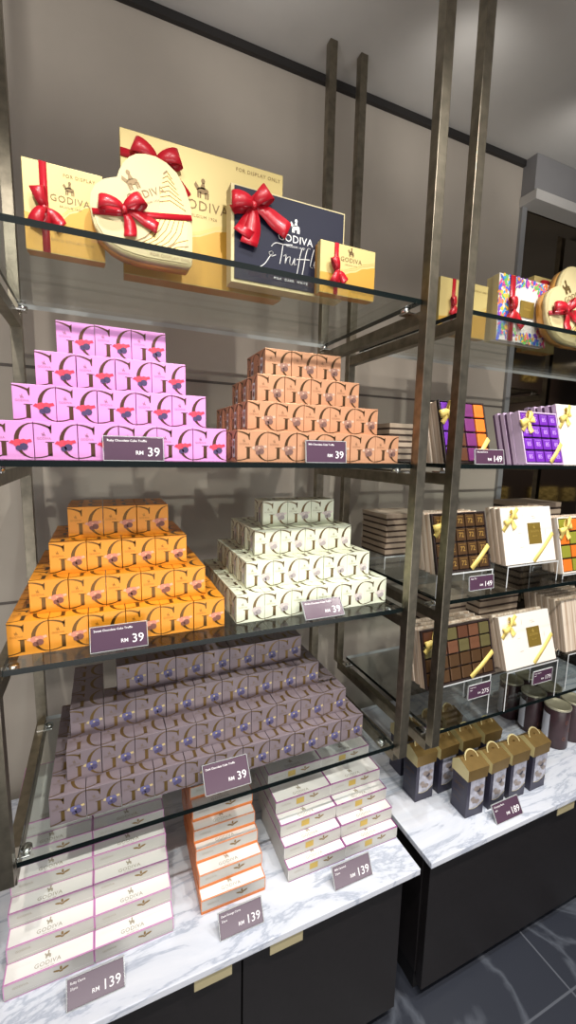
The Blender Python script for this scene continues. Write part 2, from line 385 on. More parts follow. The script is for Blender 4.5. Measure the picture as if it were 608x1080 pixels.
KIND = {
    'pink': dict(c=(222, 150, 212), foil=(104, 72, 58), mo=((214, 62, 84), (66, 52, 92), (206, 50, 78)), metal=.05, r=.36),
    'copper': dict(c=(208, 154, 118), foil=(92, 68, 44), mo=((150, 112, 96), (112, 82, 74), (196, 170, 150)), metal=.35, r=.36),
    'orange': dict(c=(230, 150, 40), foil=(96, 66, 26), mo=((216, 140, 116), (126, 76, 62), (236, 176, 140)), metal=.15, r=.38),
    'white': dict(c=(226, 231, 206), foil=(104, 84, 52), mo=((206, 196, 190), (170, 160, 160), (228, 216, 206)), metal=.08, r=.36),
    'mauve': dict(c=(134, 121, 127), foil=(122, 98, 58), mo=((98, 96, 140), (74, 68, 104), (200, 180, 130)), metal=.2, r=.3),
}
PUR = {}
for kn, d in KIND.items():
    base = mat(kn+' carton', d['c'], d['r'], d['metal']); foil = mat(kn+' foil letter', d['foil'], .3, .65)
    lm = mat(kn+' small print', tuple(int(.58*x+.42*y) for x, y in zip(d['c'], d['foil'])), .4, .3)
    mo = [mat('%s motif %d' % (kn, i), c, .5) for i, c in enumerate(d['mo'])]
    b = MB(); h = CW/2
    b.box(-h, h, 0, CW, 0, CH, base, .0005)
    fr = Face((-h, 0, 0), (1, 0, 0), (0, 0, 1)); G_print(b, fr, CW, CH, foil, lm); motif(b, fr, CW, CH, mo)
    lf = Face((-h, CW, 0), (0, -1, 0), (0, 0, 1)); G_print(b, lf, CW, CH, foil, lm)
    if kn in ('copper', 'white'):
        b.rect(lf, .52*CW, .78*CW, .14*CH, .72*CH, 'acredge', .0007); b.disc(lf, .65*CW, .58*CH, .1*CW, .09*CH, mo[0], .0009, 8); b.disc(lf, .65*CW, .34*CH, .1*CW, .1*CH, mo[1], .0009, 8)
    rf = Face((h, 0, 0), (0, 1, 0), (0, 0, 1)); G_print(b, rf, CW, CH, foil, lm)
    tf = Face((-h, 0, CH), (1, 0, 0), (0, 1, 0)); G_print(b, tf, CW, CW, foil, lm)
    bk = Face((h, CW, 0), (-1, 0, 0), (0, 0, 1)); G_print(b, bk, CW, CH, foil, lm)
    PUR[kn] = b.mesh('truffle_cube')

TIER = ['bottom', 'second', 'third', 'top']
def pyramid(kind, x0, z, rows, y0s, xs=None, deep=(5, 4, 3, 2), what='', drop=()):
    p = .0525
    for k, n in enumerate(rows):
        xk = (x0+k*.02625) if xs is None else xs[k]
        for j in range(deep[k]):
            for i in range(n):
                if k < 3 and rows[k+1]:             # keep the front row, the end columns and whatever the next tier leaves uncovered
                    nx0 = (x0+(k+1)*.02625) if xs is None else xs[k+1]; c0 = xk+i*p
                    open_top = c0 < nx0-.004-.02625*0 and i > 0 and c0+p > 0 and (c0 < nx0-.03 or c0+p < nx0+.004) or c0+p > nx0+rows[k+1]*p+.03
                    if not (j == 0 or i in (0, n-1) or open_top): continue
                if (k, j, 'L' if i == 0 else 'R') in drop and j: continue
                if j and 'L' in drop and i == 0: continue
                if j and 'R' in drop and i == n-1: continue
                if j and 'M' in drop: continue
                if i == n-1: pos = 'rightmost'
                elif i == 0: pos = 'leftmost'
                else: pos = ORD[i]+' from left'
                side = 'front row' if j == 0 else '%s row behind the front' % ORD[j-1]
                o = link('truffle_cube', PUR[kind], None, (xk+(i+.5)*p+random.uniform(-.0002, .0002), y0s[k]+j*p+random.uniform(0, .002), z+.0002+k*(CH+.0002)), (0, 0, R(random.uniform(-.8, .8))))
                tag(o, '%s cube box, %s in the %s, %s tier' % (what or kind, pos, side, TIER[k]), 'box', kind+' cube boxes stacked in a pyramid')
pyramid('pink', -.1335, ZS[1], (6, 5, 4, 3), (.657, .684, .711, .738), what='pink', drop=('L',))
pyramid('copper', 0, ZS[1], (6, 5, 4, 3), (.655, .690, .722, .746), xs=(.1975, .226, .254, .277), what='copper')
pyramid('orange', -.132, ZS[2], (6, 5, 4, 3), (.6745, .701, .728, .755), what='orange')
pyramid('white', .2035, ZS[2], (6, 5, 4, 3), (.675, .702, .733, .762), deep=(5, 4, 3, 1), what='white')
pyramid('mauve', 0, ZS[3], (11, 10, 9, 7), (.682, .7075, .745, .773), xs=(-.095, -.0705, -.065, .0105), what='mauve')

# ---------------------------------------------------------------- ribbons and bows
def bow(parent, F, u, v, s, mname, w=None, tails=((-.55, -1.0), (.75, -.85)), rot=0., n0=.004, tw=1., name='bow'):
    w = w or s*.34
    b = MB(); N = 16
    cr, sr = math.cos(rot), math.sin(rot)
    def Q(a, c, n): return F(u+a*cr-c*sr, v+a*sr+c*cr, n0+n)
    def W(a, c): return F.U*(a*cr-c*sr)+F.V*(a*sr+c*cr)
    for sg, tilt in ((-1, .32), (1, .42)):
        pts, ws = [], []
        for i in range(N+1):
            t = i/N; th = math.pi*2*t
            r = s*(1-math.cos(th))/2; nn = s*.30*math.sin(th)
            a = sg*r*math.cos(tilt); c = r*math.sin(tilt)+.05*s*math.sin(th)
            pts.append(Q(a, c, .3*s*.5+nn*.8))
            k = w*(.28+.72*math.sin(math.pi*t))
            ws.append(W(-sg*math.sin(tilt)*k, math.cos(tilt)*k)*.9)
        b.strip(pts, ws, mname)
    for (a1, c1) in tails:
        pts, ws = [], []; L = math.hypot(a1, c1); q = (-c1/L, a1/L)
        for i in range(9):
            t = i/8; bend = .12*s*math.sin(math.pi*t)
            pts.append(Q(a1*s*t+q[0]*bend, c1*s*t+q[1]*bend, .12*s*(1-t)+.10*s*math.sin(2.6*math.pi*t)*t))
            k = w*tw*(.3+.55*min(1, t*1.8)); ws.append(W(q[0]*k, q[1]*k))
        b.strip(pts, ws, mname)
    b.ball(Q(0, 0, .17*s), s*.16, mname, 2, (1, .8, 1.1))
    return b.build(name, parent)
def strap(parent, F, pts, w, m, n=.0008, name='ribbon'):
    b = MB(); P = [F(p[0], p[1], n) for p in pts]
    d = (P[-1]-P[0]).normalized(); wv = F.N.cross(d).normalized()*w/2
    b.strip(P, [wv]*len(P), m, .0007); return b.build(name, parent)

def wave(b, F, w, h, m, pts, n=.0003):
    N = 20; top = []
    for i in range(N+1):
        t = i/N; x = t*(len(pts)-1); k = min(int(x), len(pts)-2); f = x-k; f = f*f*(3-2*f)
        top.append((w*t, h*(pts[k]+(pts[k+1]-pts[k])*f)))
    for a, c in zip(top, top[1:]):
        b.poly([F(a[0], .001, n), F(c[0], .001, n), F(*c, n), F(*a, n)], m)
    for dv in (.004, .007): b.line(F, [(p[0], min(p[1]+dv, h*.98)) for p in top[N//4:]], .0006, 'goldseal', n)

def gift_box(x0, x1, y, h, th, label, logo, wavepts, group=None, tilt=0., body='goldlite', fine=None, disp=None, fs=.0105):
    w = x1-x0
    t = thing('gift_box', label, 'gift box', ((x0+x1)/2, y, ZS[0]+.0004), (R(-tilt), 0, 0), group or 'gift boxes on the top shelf')
    F = Face((-w/2, 0, 0), (1, 0, 0), (0, 0, 1))
    b = MB(); b.box(-w/2, w/2, 0, th*.55, 0, h, body, .0006, {'-z': 'goldside'})
    if wavepts: wave(b, F, w, h, 'gold', wavepts)
    if logo:
        u, v, s = logo; b.text(F, 'GODIVA', u*w, v*h, s, 'ink', space=1.1); emblem(b, F, u*w, v*h+s*1.15, s*1.1, 'ink'); b.text(F, 'BELGIUM 1926', u*w, v*h-s*.75, s*.3, 'ink', space=1.2)
    if fine: b.text(F, fine[0], fine[1]*w, fine[2]*h, fine[3], 'ink', space=1.2)
    if disp: b.text(F, 'FOR DISPLAY ONLY', disp[0]*w, disp[1]*h, disp[2], 'ink', space=1.15)
    b.build('lid', t)
    b = MB(); b.box(-w/2+.001, w/2-.001, th*.55, th, .001, h-.001, 'goldside', .0006); b.build('base', t)
    return t, F, w

t, F, w = gift_box(-.0845, .0165, .730, .1165, .024, 'pale gold gift box with vertical red ribbon, at the left end of the top shelf', (.57, .63, .0125), (.42, .36, .36, .5, .6, .62), fine=('GOLD COLLECTION', .58, .16, .0052), disp=(.8, .9, .0062))
strap(t, F, [(.25*w, 0), (.25*w, .058), (.25*w, .1165)], .0095, 'red')
bow(t, F, .25*w, .054, .027, 'red', w=.0105, rot=R(82), tails=((-.8, .15), (-.62, -.85)))
t, F, w = gift_box(.0435, .3095, .757, .2055, .034, 'largest pale gold gift box, upright behind the heart box', (.47, .60, .021), (.35, .33, .36, .45, .52, .5), disp=(.83, .945, .008))
strap(t, F, [(0, .172), (.03, .172), (.07, .172)], .012, 'red')
bow(t, F, .052, .166, .038, 'red', w=.0135, rot=R(-4), tails=((1.25, -1.0), (.6, -.3)))
# navy box
def navy_box():
    x0, x1, y, h, th = .2030, .4105, .7092, .1458, .030; w = x1-x0
    t = thing('gift_box', 'navy blue gift box with cream border and large red bow on the top shelf', 'gift box', ((x0+x1)/2, y, ZS[0]+.0004), (0, 0, 0), 'gift boxes on the top shelf')
    b = MB(); b.box(-w/2, w/2, .002, th, 0, h, 'cream', .0008); b.build('base', t)
    F = Face((-w/2, 0, 0), (1, 0, 0), (0, 0, 1))
    b = MB(); b.box(-w/2+.0055, w/2-.003, 0, .004, .005, h-.003, 'navy', .0004)
    G = lambda a, c, n=0: F(a, c, n)
    b.text(F, 'GODIVA', .112, .083, .0165, 'silver', space=1.05); emblem(b, F, .112, .102, .017, 'silver'); b.text(F, 'BELGIUM 1926', .112, .0715, .0045, 'silver', space=1.2)
    S = .050; ox, oy = .066, .044
    sw = [[(-.85, -.42), (-.5, -.36), (-.2, -.18), (.0, .1), (.1, .2), (.06, .27), (-.03, .2), (.06, .12), (.2, .18)],
          [(.05, .42), (.2, .55), (.5, .56), (.8, .6)], [(.46, .56), (.42, .25), (.36, -.06)],
          [(.5, .2), (.58, .24), (.55, -.02), (.62, .16), (.72, .22)], [(.74, .2), (.72, .02), (.8, -.02), (.9, .2), (.89, .0), (.96, .02)],
          [(.99, -.32), (1.04, -.05), (1.10, .3), (1.18, .56), (1.27, .58)], [(1.19, -.30), (1.24, -.05), (1.30, .3), (1.38, .58), (1.47, .60)], [(.98, .18), (1.2, .22), (1.46, .25)],
          [(1.62, .60), (1.54, .3), (1.50, .05), (1.58, .02)],
          [(1.62, .10), (1.74, .15), (1.75, .25), (1.68, .25), (1.64, .09), (1.72, .0), (1.82, .07)], [(1.84, .07), (1.93, .24), (1.97, .12), (1.95, .02), (1.86, .0)]]
    for st in sw:
        pp = []
        for i in range(len(st)-1):
            p0, p1, p2, p3 = st[max(i-1, 0)], st[i], st[i+1], st[min(i+2, len(st)-1)]
            for q in range(6):
                f = q/6
                pp.append(tuple(.5*((2*p1[k])+(-p0[k]+p2[k])*f+(2*p0[k]-5*p1[k]+4*p2[k]-p3[k])*f*f+(-p0[k]+3*p1[k]-3*p2[k]+p3[k])*f**3) for k in (0, 1)))
        pp.append(st[-1])
        b.line(F, [(ox+S*x, oy+S*y) for x, y in pp], .0014, 'silver')
    b.text(F, 'MILK  DARK  WHITE', .105, .017, .0055, 'silver', space=1.3)
    b.build('lid', t)
    strap(t, F, [(.001, .105), (.03, .118), (.055, .1455)], .014, 'red')
    bo = bow(t, F, .034, .115, .036, 'red', w=.0145, rot=R(20), tails=((1.35, -1.25), (-.75, -1.45), (-.95, -1.0)), tw=1.15)
    return t
navy_box()
t, F, w = gift_box(.3515, .4615, .6865, .0830, .022, 'small pale gold gift box with red bow in front of the navy box', (.55, .72, .0105), (.40, .40, .42, .5, .62, .68), disp=(.8, .11, .0052))
strap(t, F, [(.28*w, 0), (.28*w, .04), (.28*w, .083)], .008, 'red')
bow(t, F, .28*w, .036, .022, 'red', w=.0085, rot=R(86), tails=((-.8, .1), (-.65, -.8)))

def heart_box(x1, y, a, tilt, label, rb):
    t = thing('heart_box', label, 'gift box', (x1-a*.5, y, ZS[0]+.0006), (R(-tilt), 0, 0), 'heart shaped gift boxes')
    HP = [(.0351, .1072), (.0381, .1171), (.0439, .129), (.0523, .1397), (.0621, .1467), (.0747, .1503), (.0893, .1508), (.1043, .1459), (.1186, .1354), (.1299, .1165), (.1373, .0947), (.1396, .0745), (.1389, .0476), (.1378, .0203), (.1368, .0049), (.1326, .0002), (.1157, 0), (.095, -.0008), (.0721, -.001), (.0555, .0002), (.0379, .0032), (.0235, .0095), (.0121, .0195), (.0041, .0319), (.0003, .045), (-.0014, .0609), (.0002, .0762), (.0063, .0892), (.017, .0994), (.0271, .1042)]
    def outline(k):
        q = a/.0925; pts = [((p[0]-.1385)*q+.5*a, (p[1]+.001)*q) for p in HP]
        cx = sum(p[0] for p in pts)/len(pts); cz = sum(p[1] for p in pts)/len(pts)
        return [(cx+(p[0]-cx)*k, cz+(p[1]-cz)*k) for p in pts][::-1]
    o1 = outline(1.)
    b = MB(); b.prism(outline(.955), -.0015, .0, 'cream'); b.prism(outline(.985), 0, .0012, 'cream'); b.prism(o1, .0012, .012, 'cream'); b.build('lid', t)
    b = MB(); b.prism(outline(.985), .012, .029, 'goldside'); b.build('base', t)
    F = Face((0, -.0016, 0), (1, 0, 0), (0, 0, 1))
    b = MB(); rr = R(rb); U = F.U*math.cos(rr)+F.V*math.sin(rr); V = F.V*math.cos(rr)-F.U*math.sin(rr)
    Fr = Face(F(-.26*a, .97*a), U, V)
    b.text(Fr, 'GODIVA', .06*a, 0, .16*a, 'ink', space=1.05); emblem(b, Fr, -.06*a, .21*a, .22*a, 'ink'); b.text(Fr, 'BELGIUM 1926', .06*a, -.13*a, .045*a, 'ink', space=1.2)
    lf = [(-.30, .16), (-.10, .50), (0, .86), (0, 1.08), (.06, 1.3), (.146, 1.44), (.27, 1.25), (.36, .97), (.41, .7), (.42, .4), (.3, .15)]
    b.poly([F(p[0]*a, p[1]*a, .0003) for p in lf[::-1]], 'leafgold')
    for i in range(7):
        v = .93+.075*i; x0 = .0+.012*i; x1 = .40-.034*i
        b.line(F, [(x0*a, v*a), ((x0*.6+x1*.4)*a, (v+.055)*a), (x1*a, (v-.05)*a)], .0014, 'inkgold')
    for i in range(6):
        x = .02+.068*i; b.line(F, [(x*a, .70*a), ((x-.10+.01*i)*a, (.50)*a), ((x-.26+.02*i)*a, .33*a), ((x-.46+.03*i)*a, .20*a)], .0014, 'inkgold')
    for i in range(2): b.line(F, [(.42*a, (.42-.10*i)*a), (.24*a, (.34-.07*i)*a), ((.08-.02*i)*a, (.20-.03*i)*a)], .0014, 'inkgold')
    b.text(F, 'FOR DISPLAY ONLY', .16*a, .085*a, .07*a, 'ink', space=1.1)
    b.build('printed_design', t)
    strap(t, F, [(-.985*a, .545*a), (-.3*a, .655*a), (.495*a, .785*a)], .09*a, 'red', .001)
    bow(t, F, -.54*a, .625*a, .36*a, 'red', w=.11*a, rot=R(14), tails=((-.05, -1.05), (1.2, -.75)), n0=.003)
heart_box(.1385, .690, .0925, 7, 'cream heart shaped gift box with red ribbon in front of the largest gold box', 26)
heart_box(1.147, .716, .116, 7, 'cream heart shaped gift box beside the flower-patterned box at the right edge', 26)

# right unit, top shelf
t, F, w = gift_box(.6985, .8410, .781, .1175, .024, 'pale gold gift box with red ribbon, seen between and behind the bronze posts', None, (.3, .32, .36, .4, .42, .55), disp=(.8, .87, .0055))
strap(t, F, [(.27*w, 0), (.27*w, .06), (.27*w, .1175)], .0095, 'red'); bow(t, F, .27*w, .058, .021, 'red', rot=R(84), tails=((-.9, .12), (-.85, -.7)))
def floral_box():
    x0, x1, y, h, th = .8556, 1.0250, .760, .1465, .036; w = x1-x0
    t = thing('gift_box', 'white gift box with colourful flower print and red ribbon on the right top shelf', 'gift box', ((x0+x1)/2, y, ZS[0]+.0004), (R(-2), 0, 0), 'gift boxes on the top shelf')
    F = Face((-w/2, 0, 0), (1, 0, 0), (0, 0, 1)); rnd = random.Random(5)
    b = MB(); b.box(-w/2, w/2, 0, th*.5, 0, h, 'white', .0006, {'-x': 'cream', '+x': 'cream'})
    k = 0
    for i in range(520):
        u, v = rnd.uniform(.01, .99), rnd.uniform(.01, .99)
        du, dv = abs(u-.56)/.34, abs(v-.50)/.36
        if max(du, dv) < 1 and du+dv < 1.55: continue
        b.disc(F, min(max(u*w, .004), w-.004), min(max(v*h, .004), h-.004), rnd.uniform(.003, .0105), rnd.uniform(.002, .0055), 'fl%d' % rnd.randint(1, 7), .0003+k*.0000025, rnd.choice((5, 6, 7)), rnd.uniform(0, 3)); k += 1
    b.rect(F, .42*w, .70*w, .40*h, .66*h, 'seal', .002); b.text(F, 'GODIVA', .56*w, .53*h, .006, 'goldseal', .0022)
    b.build('lid', t)
    b = MB(); b.box(-w/2+.001, w/2-.001, th*.5, th, .001, h-.001, 'cream', .0006); b.build('base', t)
    strap(t, F, [(.25*w, 0), (.25*w, .07), (.25*w, h)], .0165, 'red', .0025); bow(t, F, .25*w, .066, .031, 'red', w=.012, rot=R(80), tails=((-.9, -1.25), (-.8, .1)), n0=.005)
floral_box()
t, F, w = gift_box(1.0155, 1.115, .800, .1800, .034, 'tall pale gold gift box with red bow, standing behind the right heart box', None, None)
bow(t, F, .055, .150, .042, 'red', w=.016, rot=R(15), tails=((-.9, -.9), (.7, -1.0)), n0=.001)

# ---------------------------------------------------------------- price tags
def price_tag(x, y, z, w, h, lean, name, price, label, holder=True, rz=0., extra=None, flat=False):
    t = thing('price_tag', label, 'price tag', (x, y, z), (R(-lean), 0, R(rz)), 'price tags')
    F = Face((-w/2, -.0008, .001), (1, 0, 0), (0, 0, 1))
    b = MB(); b.box(-w/2, w/2, -.0008, .0004, .001, h, 'card', .0002)
    b.text(F, name, .05*w, h*.82, w*.056, 'tagwhite', .0003, 'LEFT', bold=.008)
    if extra: b.text(F, extra, .05*w, h*.64, w*.056, 'tagwhite', .0003, 'LEFT', bold=.008)
    b.text(F, 'RM', .66*w if len(price) < 3 else .56*w, h*.31, w*.10, 'tagwhite', .0003, 'RIGHT', bold=.006)
    b.text(F, price, .95*w, h*.34, w*.23, 'tagwhite', .0003, 'RIGHT', bold=.004)
    b.build('card', t)
    if holder:
        b = MB(); e = .0016
        b.box(-w/2-e, w/2+e, .0005, .0019, .0002, h+e, 'acrylic'); b.box(-w/2-e, w/2+e, -.0016, .0019, -.0002, .001, 'acredge', .0003)
        b.box(-w/2-e, -w/2-.0004, -.0012, .0019, .001, h+e, 'acredge', .0003); b.box(w/2+.0004, w/2+e, -.0012, .0019, .001, h+e, 'acredge', .0003); b.box(-w/2-e, w/2+e, -.0012, .0019, h+.0004, h+e, 'acredge', .0003)
        # the rear foot the tag leans on
        ca, sa = math.cos(R(lean)), math.sin(R(lean))
        dpt = .011
        pts = [(0, .0019), (dpt, .0)]
        b.box(-w/2, w/2, .0019, .012, .0002, .0012, 'acrylic')
        b.build('holder', t)
    return t
price_tag(.0435, .6465, ZS[1], .0790, .0335, 6, 'Ruby Chocolate Cube Truffle', '39', 'aubergine price tag reading RM39 in front of the pink cubes')
price_tag(.3545, .6465, ZS[1], .0760, .0365, 6, 'Milk Chocolate Cube Truffle', '39', 'aubergine price tag reading RM39 in front of the copper cubes')
price_tag(.0150, .6465, ZS[2], .0780, .0360, 20, 'Sweet Chocolate Cube Truffle', '39', 'aubergine price tag reading RM39 in front of the orange cubes')
price_tag(.3640, .6465, ZS[2], .0780, .0340, 38, 'White Chocolate Cube Truffle', '39', 'aubergine price tag reading RM39 in front of the white cubes')
price_tag(.1840, .6500, ZS[3], .0800, .0460, 40, 'Dark Chocolate Cube Truffle', '39', 'aubergine price tag reading RM39 in front of the mauve cubes')
price_tag(-.0375, .6050, ZC, .0800, .0380, 28, 'Ruby Carre', '139', 'aubergine price tag reading RM139 in front of the pink-trimmed boxes', extra='21pcs')
price_tag(.1975, .6080, ZC, .0780, .0380, 28, 'Dark Orange Carre', '139', 'aubergine price tag reading RM139 in front of the orange-trimmed boxes', extra='21pcs')
price_tag(.4265, .6055, ZC, .0840, .0380, 28, 'Milk Caramel', '139', 'aubergine price tag reading RM139 in front of the magenta-trimmed boxes', extra='21pcs')
price_tag(.8450, .5920, ZC, .0830, .0380, 32, 'Chocolate Pearls', '189', 'aubergine price tag reading RM189 in front of the gold-topped cartons', extra='each')

# ---------------------------------------------------------------- long boxes on the counter
def long_box(edge, w, d, h, seal, trimx):
    def mk():
        e = M[edge]; t = link('biscuit_box', None)
        b = MB(); b.box(-w/2, w/2, 0, d, h*.22, h, 'boxwhite', .0006, {'-y': 'shadefront', '-x': 'shadefront' if edge != 'orangeedge' else e, '+x': 'shadefront'})
        F = Face((-w/2, 0, 0), (1, 0, 0), (0, 0, 1)); T = Face((-w/2, 0, h), (1, 0, 0), (0, 1, 0))
        g = .0017
        b.rect(T, 0, w, 0, g, e, .0003); b.rect(T, 0, w, d-g, d, e, .0003); b.rect(T, 0, g, g, d-g, e, .0003); b.rect(T, w-g, w, g, d-g, e, .0003)
        b.rect(F, 0, w, h-.0012, h, e, .0003)
        if edge != 'magenta': b.rect(F, 0, g*.7, h*.2, h, e, .0003); b.rect(F, w-g*.7, w, h*.2, h, e, .0003)
        b.text(T, 'GODIVA', .47*w, .0095, .0092, 'grey', .0003, space=1.1); b.text(T, 'BELGIUM 1926', .47*w, .0035, .0026, 'grey', .0003, space=1.2); emblem(b, T, .47*w, .0205, .009, 'grey', .0003)
        u, v = .62*w, h*.60
        if seal: b.rect(F, .36*w, .50*w, h*.36, h*.82, 'goldseal', .0004); u = .68*w
        for (du, dv, a, c, r) in ((-.006, .0005, .0052, .0017, -.25), (.006, .001, .0056, .0018, .3), (0, .004, .0018, .0035, 0), (0, -.002, .0028, .0014, 0)):
            b.disc(F, u+du, v+dv, a, c, 'leaf', .0004, 9, r)
        b.text(F, 'GODIVA', .18*w, h*.62, .0052, 'grey', .0004, space=1.1)
        b.build('lid', t)
        b = MB(); b.box(-w/2+.0004, w/2-.0004, .0004, d-.0004, 0, h*.22, 'shadefront' if edge != 'orangeedge' else 'orangeedge', .0004)
        F2 = Face((-w/2, .0004, 0), (1, 0, 0), (0, 0, 1)); b.rect(F2, .001, w-.001, 0, .0012, e, .0003)
        b.build('base', t)
        return t
    return mk
def stack(edge, cols, w, ys, h, seal, d, tone):
    proto = None
    for ci, (xc, cn) in enumerate(cols):
        for k, y in enumerate(ys):
            lay = ('lowest', 'second', 'third', 'fourth', 'fifth', 'sixth')[k] if k < len(ys)-1 else 'topmost'
            if proto is None: o = proto = long_box(edge, w, d, h, seal, 0)()
            else: o = copy_tree(proto)
            o.location = (xc+random.uniform(-.001, .001), y, ZC+.0003+k*(h+.0003)); o.rotation_euler = (0, 0, R(random.uniform(-.7, .7)))
            tag(o, 'flat white chocolate box with %s trim, %s layer of the %s' % (tone, lay, cn), 'box', '%s trimmed boxes on the counter' % tone)
            if y > ys[0]+.05:                       # a hidden neighbour behind each lower layer carries it
                pass
BH = .0284
stack('pinkedge', ((-.1035, 'left column'), (.0235, 'right column')), .1262, (.655, .684, .714, .742, .768, .795), BH, False, .155, 'pink')
stack('orangeedge', ((.1985, 'single stair'),), .1240, (.661, .684, .709, .724, .745, .768), BH, False, .155, 'orange')
stack('magenta', ((.3710, 'left column'), (.5015, 'right column')), .1300, (.655, .676, .699, .726, .772), BH, True, .155, 'magenta')

# ---------------------------------------------------------------- ribboned tablet boxes on the right shelves
def choc_mesh(c, w, h, m, txt, tm):
    b = MB(); b.box(-w/2, w/2, -.005, 0, -h/2, h/2, m, .0016, seg=2)
    if txt:
        F = Face((0, -.005, 0), (1, 0, 0), (0, 0, 1)); b.text(F, txt, 0, -.001, h*.55, tm, .0003, bold=.01)
        b.line(F, [(-w*.36, h*.34), (w*.36, h*.34)], .0007, tm, .0003)
    return b.mesh('chocolate')
def upright(parent, w, h, th, side='taupe', inner=False):
    b = MB(); b.box(-w/2, w/2, 0, th*.62, 0, h, side, .0005); b.build('lid', parent)
    b = MB(); b.box(-w/2+.0008, w/2-.0008, th*.62, th, .0008, h-.0008, 'kraft' if side != 'lilac' else 'lilacdark', .0004); b.build('base', parent)
def bows_on(t, F, w, h, s, bowpos=(.14, .80), strap1=True):
    if strap1: strap(t, F, [(.62*w, .004), (.80*w, .2*h), (.985*w, .40*h)], .0105, 'yellow', .0066)
    strap(t, F, [(.015*w, .62*h), (.17*w, .80*h), (.33*w, .985*h)], .0105, 'yellow', .0066)
    bow(t, F, bowpos[0]*w, bowpos[1]*h, .024, 'yellow', w=.0085, rot=R(35), tails=((-.3, -1.2), (1.0, -.5)), n0=.0068)
def assorted(x0, x1, y, z, h, th, tilt, label, cols, rows, kinds, bw='taupe', frame='cream'):
    w = x1-x0
    t = thing('chocolate_box', label, 'chocolate box', ((x0+x1)/2, y, z), (R(-tilt), 0, 0), 'ribboned chocolate boxes on the right shelves')
    b = MB(); b.box(-w/2, w/2, .002, th, 0, h, bw, .0006); b.build('base', t)
    b = MB(); e = .0032
    for (a0, a1, c0, c1) in ((-w/2, w/2, 0, e), (-w/2, w/2, h-e, h), (-w/2, -w/2+e, e, h-e), (w/2-e, w/2, e, h-e)): b.box(a0, a1, -.0045, .0019, c0, c1, frame, .0004)
    b.build('border', t)
    b = MB(); b.box(-w/2+e, w/2-e, 0, .0018, e, h-e, 'tray'); tr = b.build('tray', t)
    cw, ch = (w-2*e)/cols, (h-2*e)/rows; cache = {}
    for r in range(rows):
        for c in range(cols):
            m, txt, tm = kinds(r, c)
            if (m, txt) not in cache: cache[(m, txt)] = choc_mesh(0, cw*.88, ch*.88, m, txt, tm)
            o = link('chocolate', cache[(m, txt)], tr, (-w/2+e+(c+.5)*cw, 0, h-e-(r+.5)*ch))
    F = Face((-w/2, 0, 0), (1, 0, 0), (0, 0, 1)); bows_on(t, F, w, h, 1)
    return t
def closed(x0, x1, y, z, h, th, tilt, label, sealed=(.62, .52), side='taupe'):
    w = x1-x0
    t = thing('chocolate_box', label, 'chocolate box', ((x0+x1)/2, y, z), (R(-tilt), 0, 0), 'ribboned chocolate boxes on the right shelves')
    F = Face((-w/2, 0, 0), (1, 0, 0), (0, 0, 1)); rnd = random.Random(3)
    b = MB(); b.box(-w/2, w/2, 0, th*.6, 0, h, 'white', .0006, {'-x': side, '+x': side})
    for i in range(9):
        u, v = rnd.uniform(.1, .9)*w, rnd.uniform(.1, .9)*h
        if abs(u/w-sealed[0]) < .2 and abs(v/h-sealed[1]) < .25: continue
        a = rnd.choice((0, 1)); b.line(F, [(u, v), (u+(.012 if a else .001), v+(.001 if a else .012))], .0007, 'grey')
    u, v = sealed; b.rect(F, (u-.13)*w, (u+.13)*w, (v-.19)*h, (v+.19)*h, 'seal', .0005)
    b.text(F, 'GODIVA', u*w, (v+.04)*h, .0075, 'goldseal', .0008, space=1.05); emblem(b, F, u*w, (v+.11)*h, .007, 'goldseal', .0008); b.text(F, 'BELGIUM', u*w, (v-.05)*h, .004, 'goldseal', .0008)
    b.build('lid', t)
    b = MB(); b.box(-w/2+.0008, w/2-.0008, th*.6, th, .0008, h-.0008, 'kraft' if side == 'taupe' else 'lilacdark', .0004); b.build('base', t)
    for nm_, pts in (('ribbon', [(.54*w, .003), (.76*w, .25*h), (.99*w, .5*h)]), ('ribbon', [(.01*w, .60*h), (.17*w, .79*h), (.33*w, .985*h)])): strap(t, F, pts, .0095, 'yellow', .001)
    bow(t, F, .16*w, .79*h, .022, 'yellow', w=.0078, rot=R(40), tails=((-.2, -1.1), (1.0, -.4)), n0=.001)
    return t
def behind(x0, x1, y, z, h, th, tilt, n, label, side='taupe'):
    w = x1-x0; proto = None
    for k in range(n):
        if proto is None:
            proto = o = link('chocolate_box', None); upright(o, w, h, th-.0006, side)
        else: o = copy_tree(proto)
        o.location = ((x0+x1)/2+random.uniform(-.001, .001), y+th*(k)/math.cos(R(tilt)), z); o.rotation_euler = (R(-tilt), 0, R(random.uniform(-.4, .4)))
        tag(o, '%s box leaning %s behind %s' % ({'taupe': 'striped beige', 'lilac': 'lilac'}[side], ('directly', 'second', 'third', 'fourth', 'fifth', 'sixth')[k], label), 'chocolate box', 'boxes leaning behind %s' % label)
def flats(x0, x1, y0, y1, z, n, h, label):
    proto = None
    for k in range(n):
        if proto is None:
            proto = o = link('chocolate_box', None); w = x1-x0; d = y1-y0
            b = MB(); b.box(-w/2, w/2, 0, d, h*.3, h-.0004, 'kraft', .0005); b.build('lid', o)
            b = MB(); b.box(-w/2+.001, w/2-.001, .001, d-.001, 0, h*.3, 'kraftdark'); b.build('base', o)
        else: o = copy_tree(proto)
        o.location = ((x0+x1)/2+random.uniform(-.0015, .0015), y0+random.uniform(-.001, .001), z+.0003+k*h)
        lay = 'topmost' if k == n-1 else 'lowest' if k == 0 else ORD[k]+' from bottom'
        tag(o, 'flat brown box, %s of the pile %s' % (lay, label), 'chocolate box', 'flat boxes piled %s' % label)
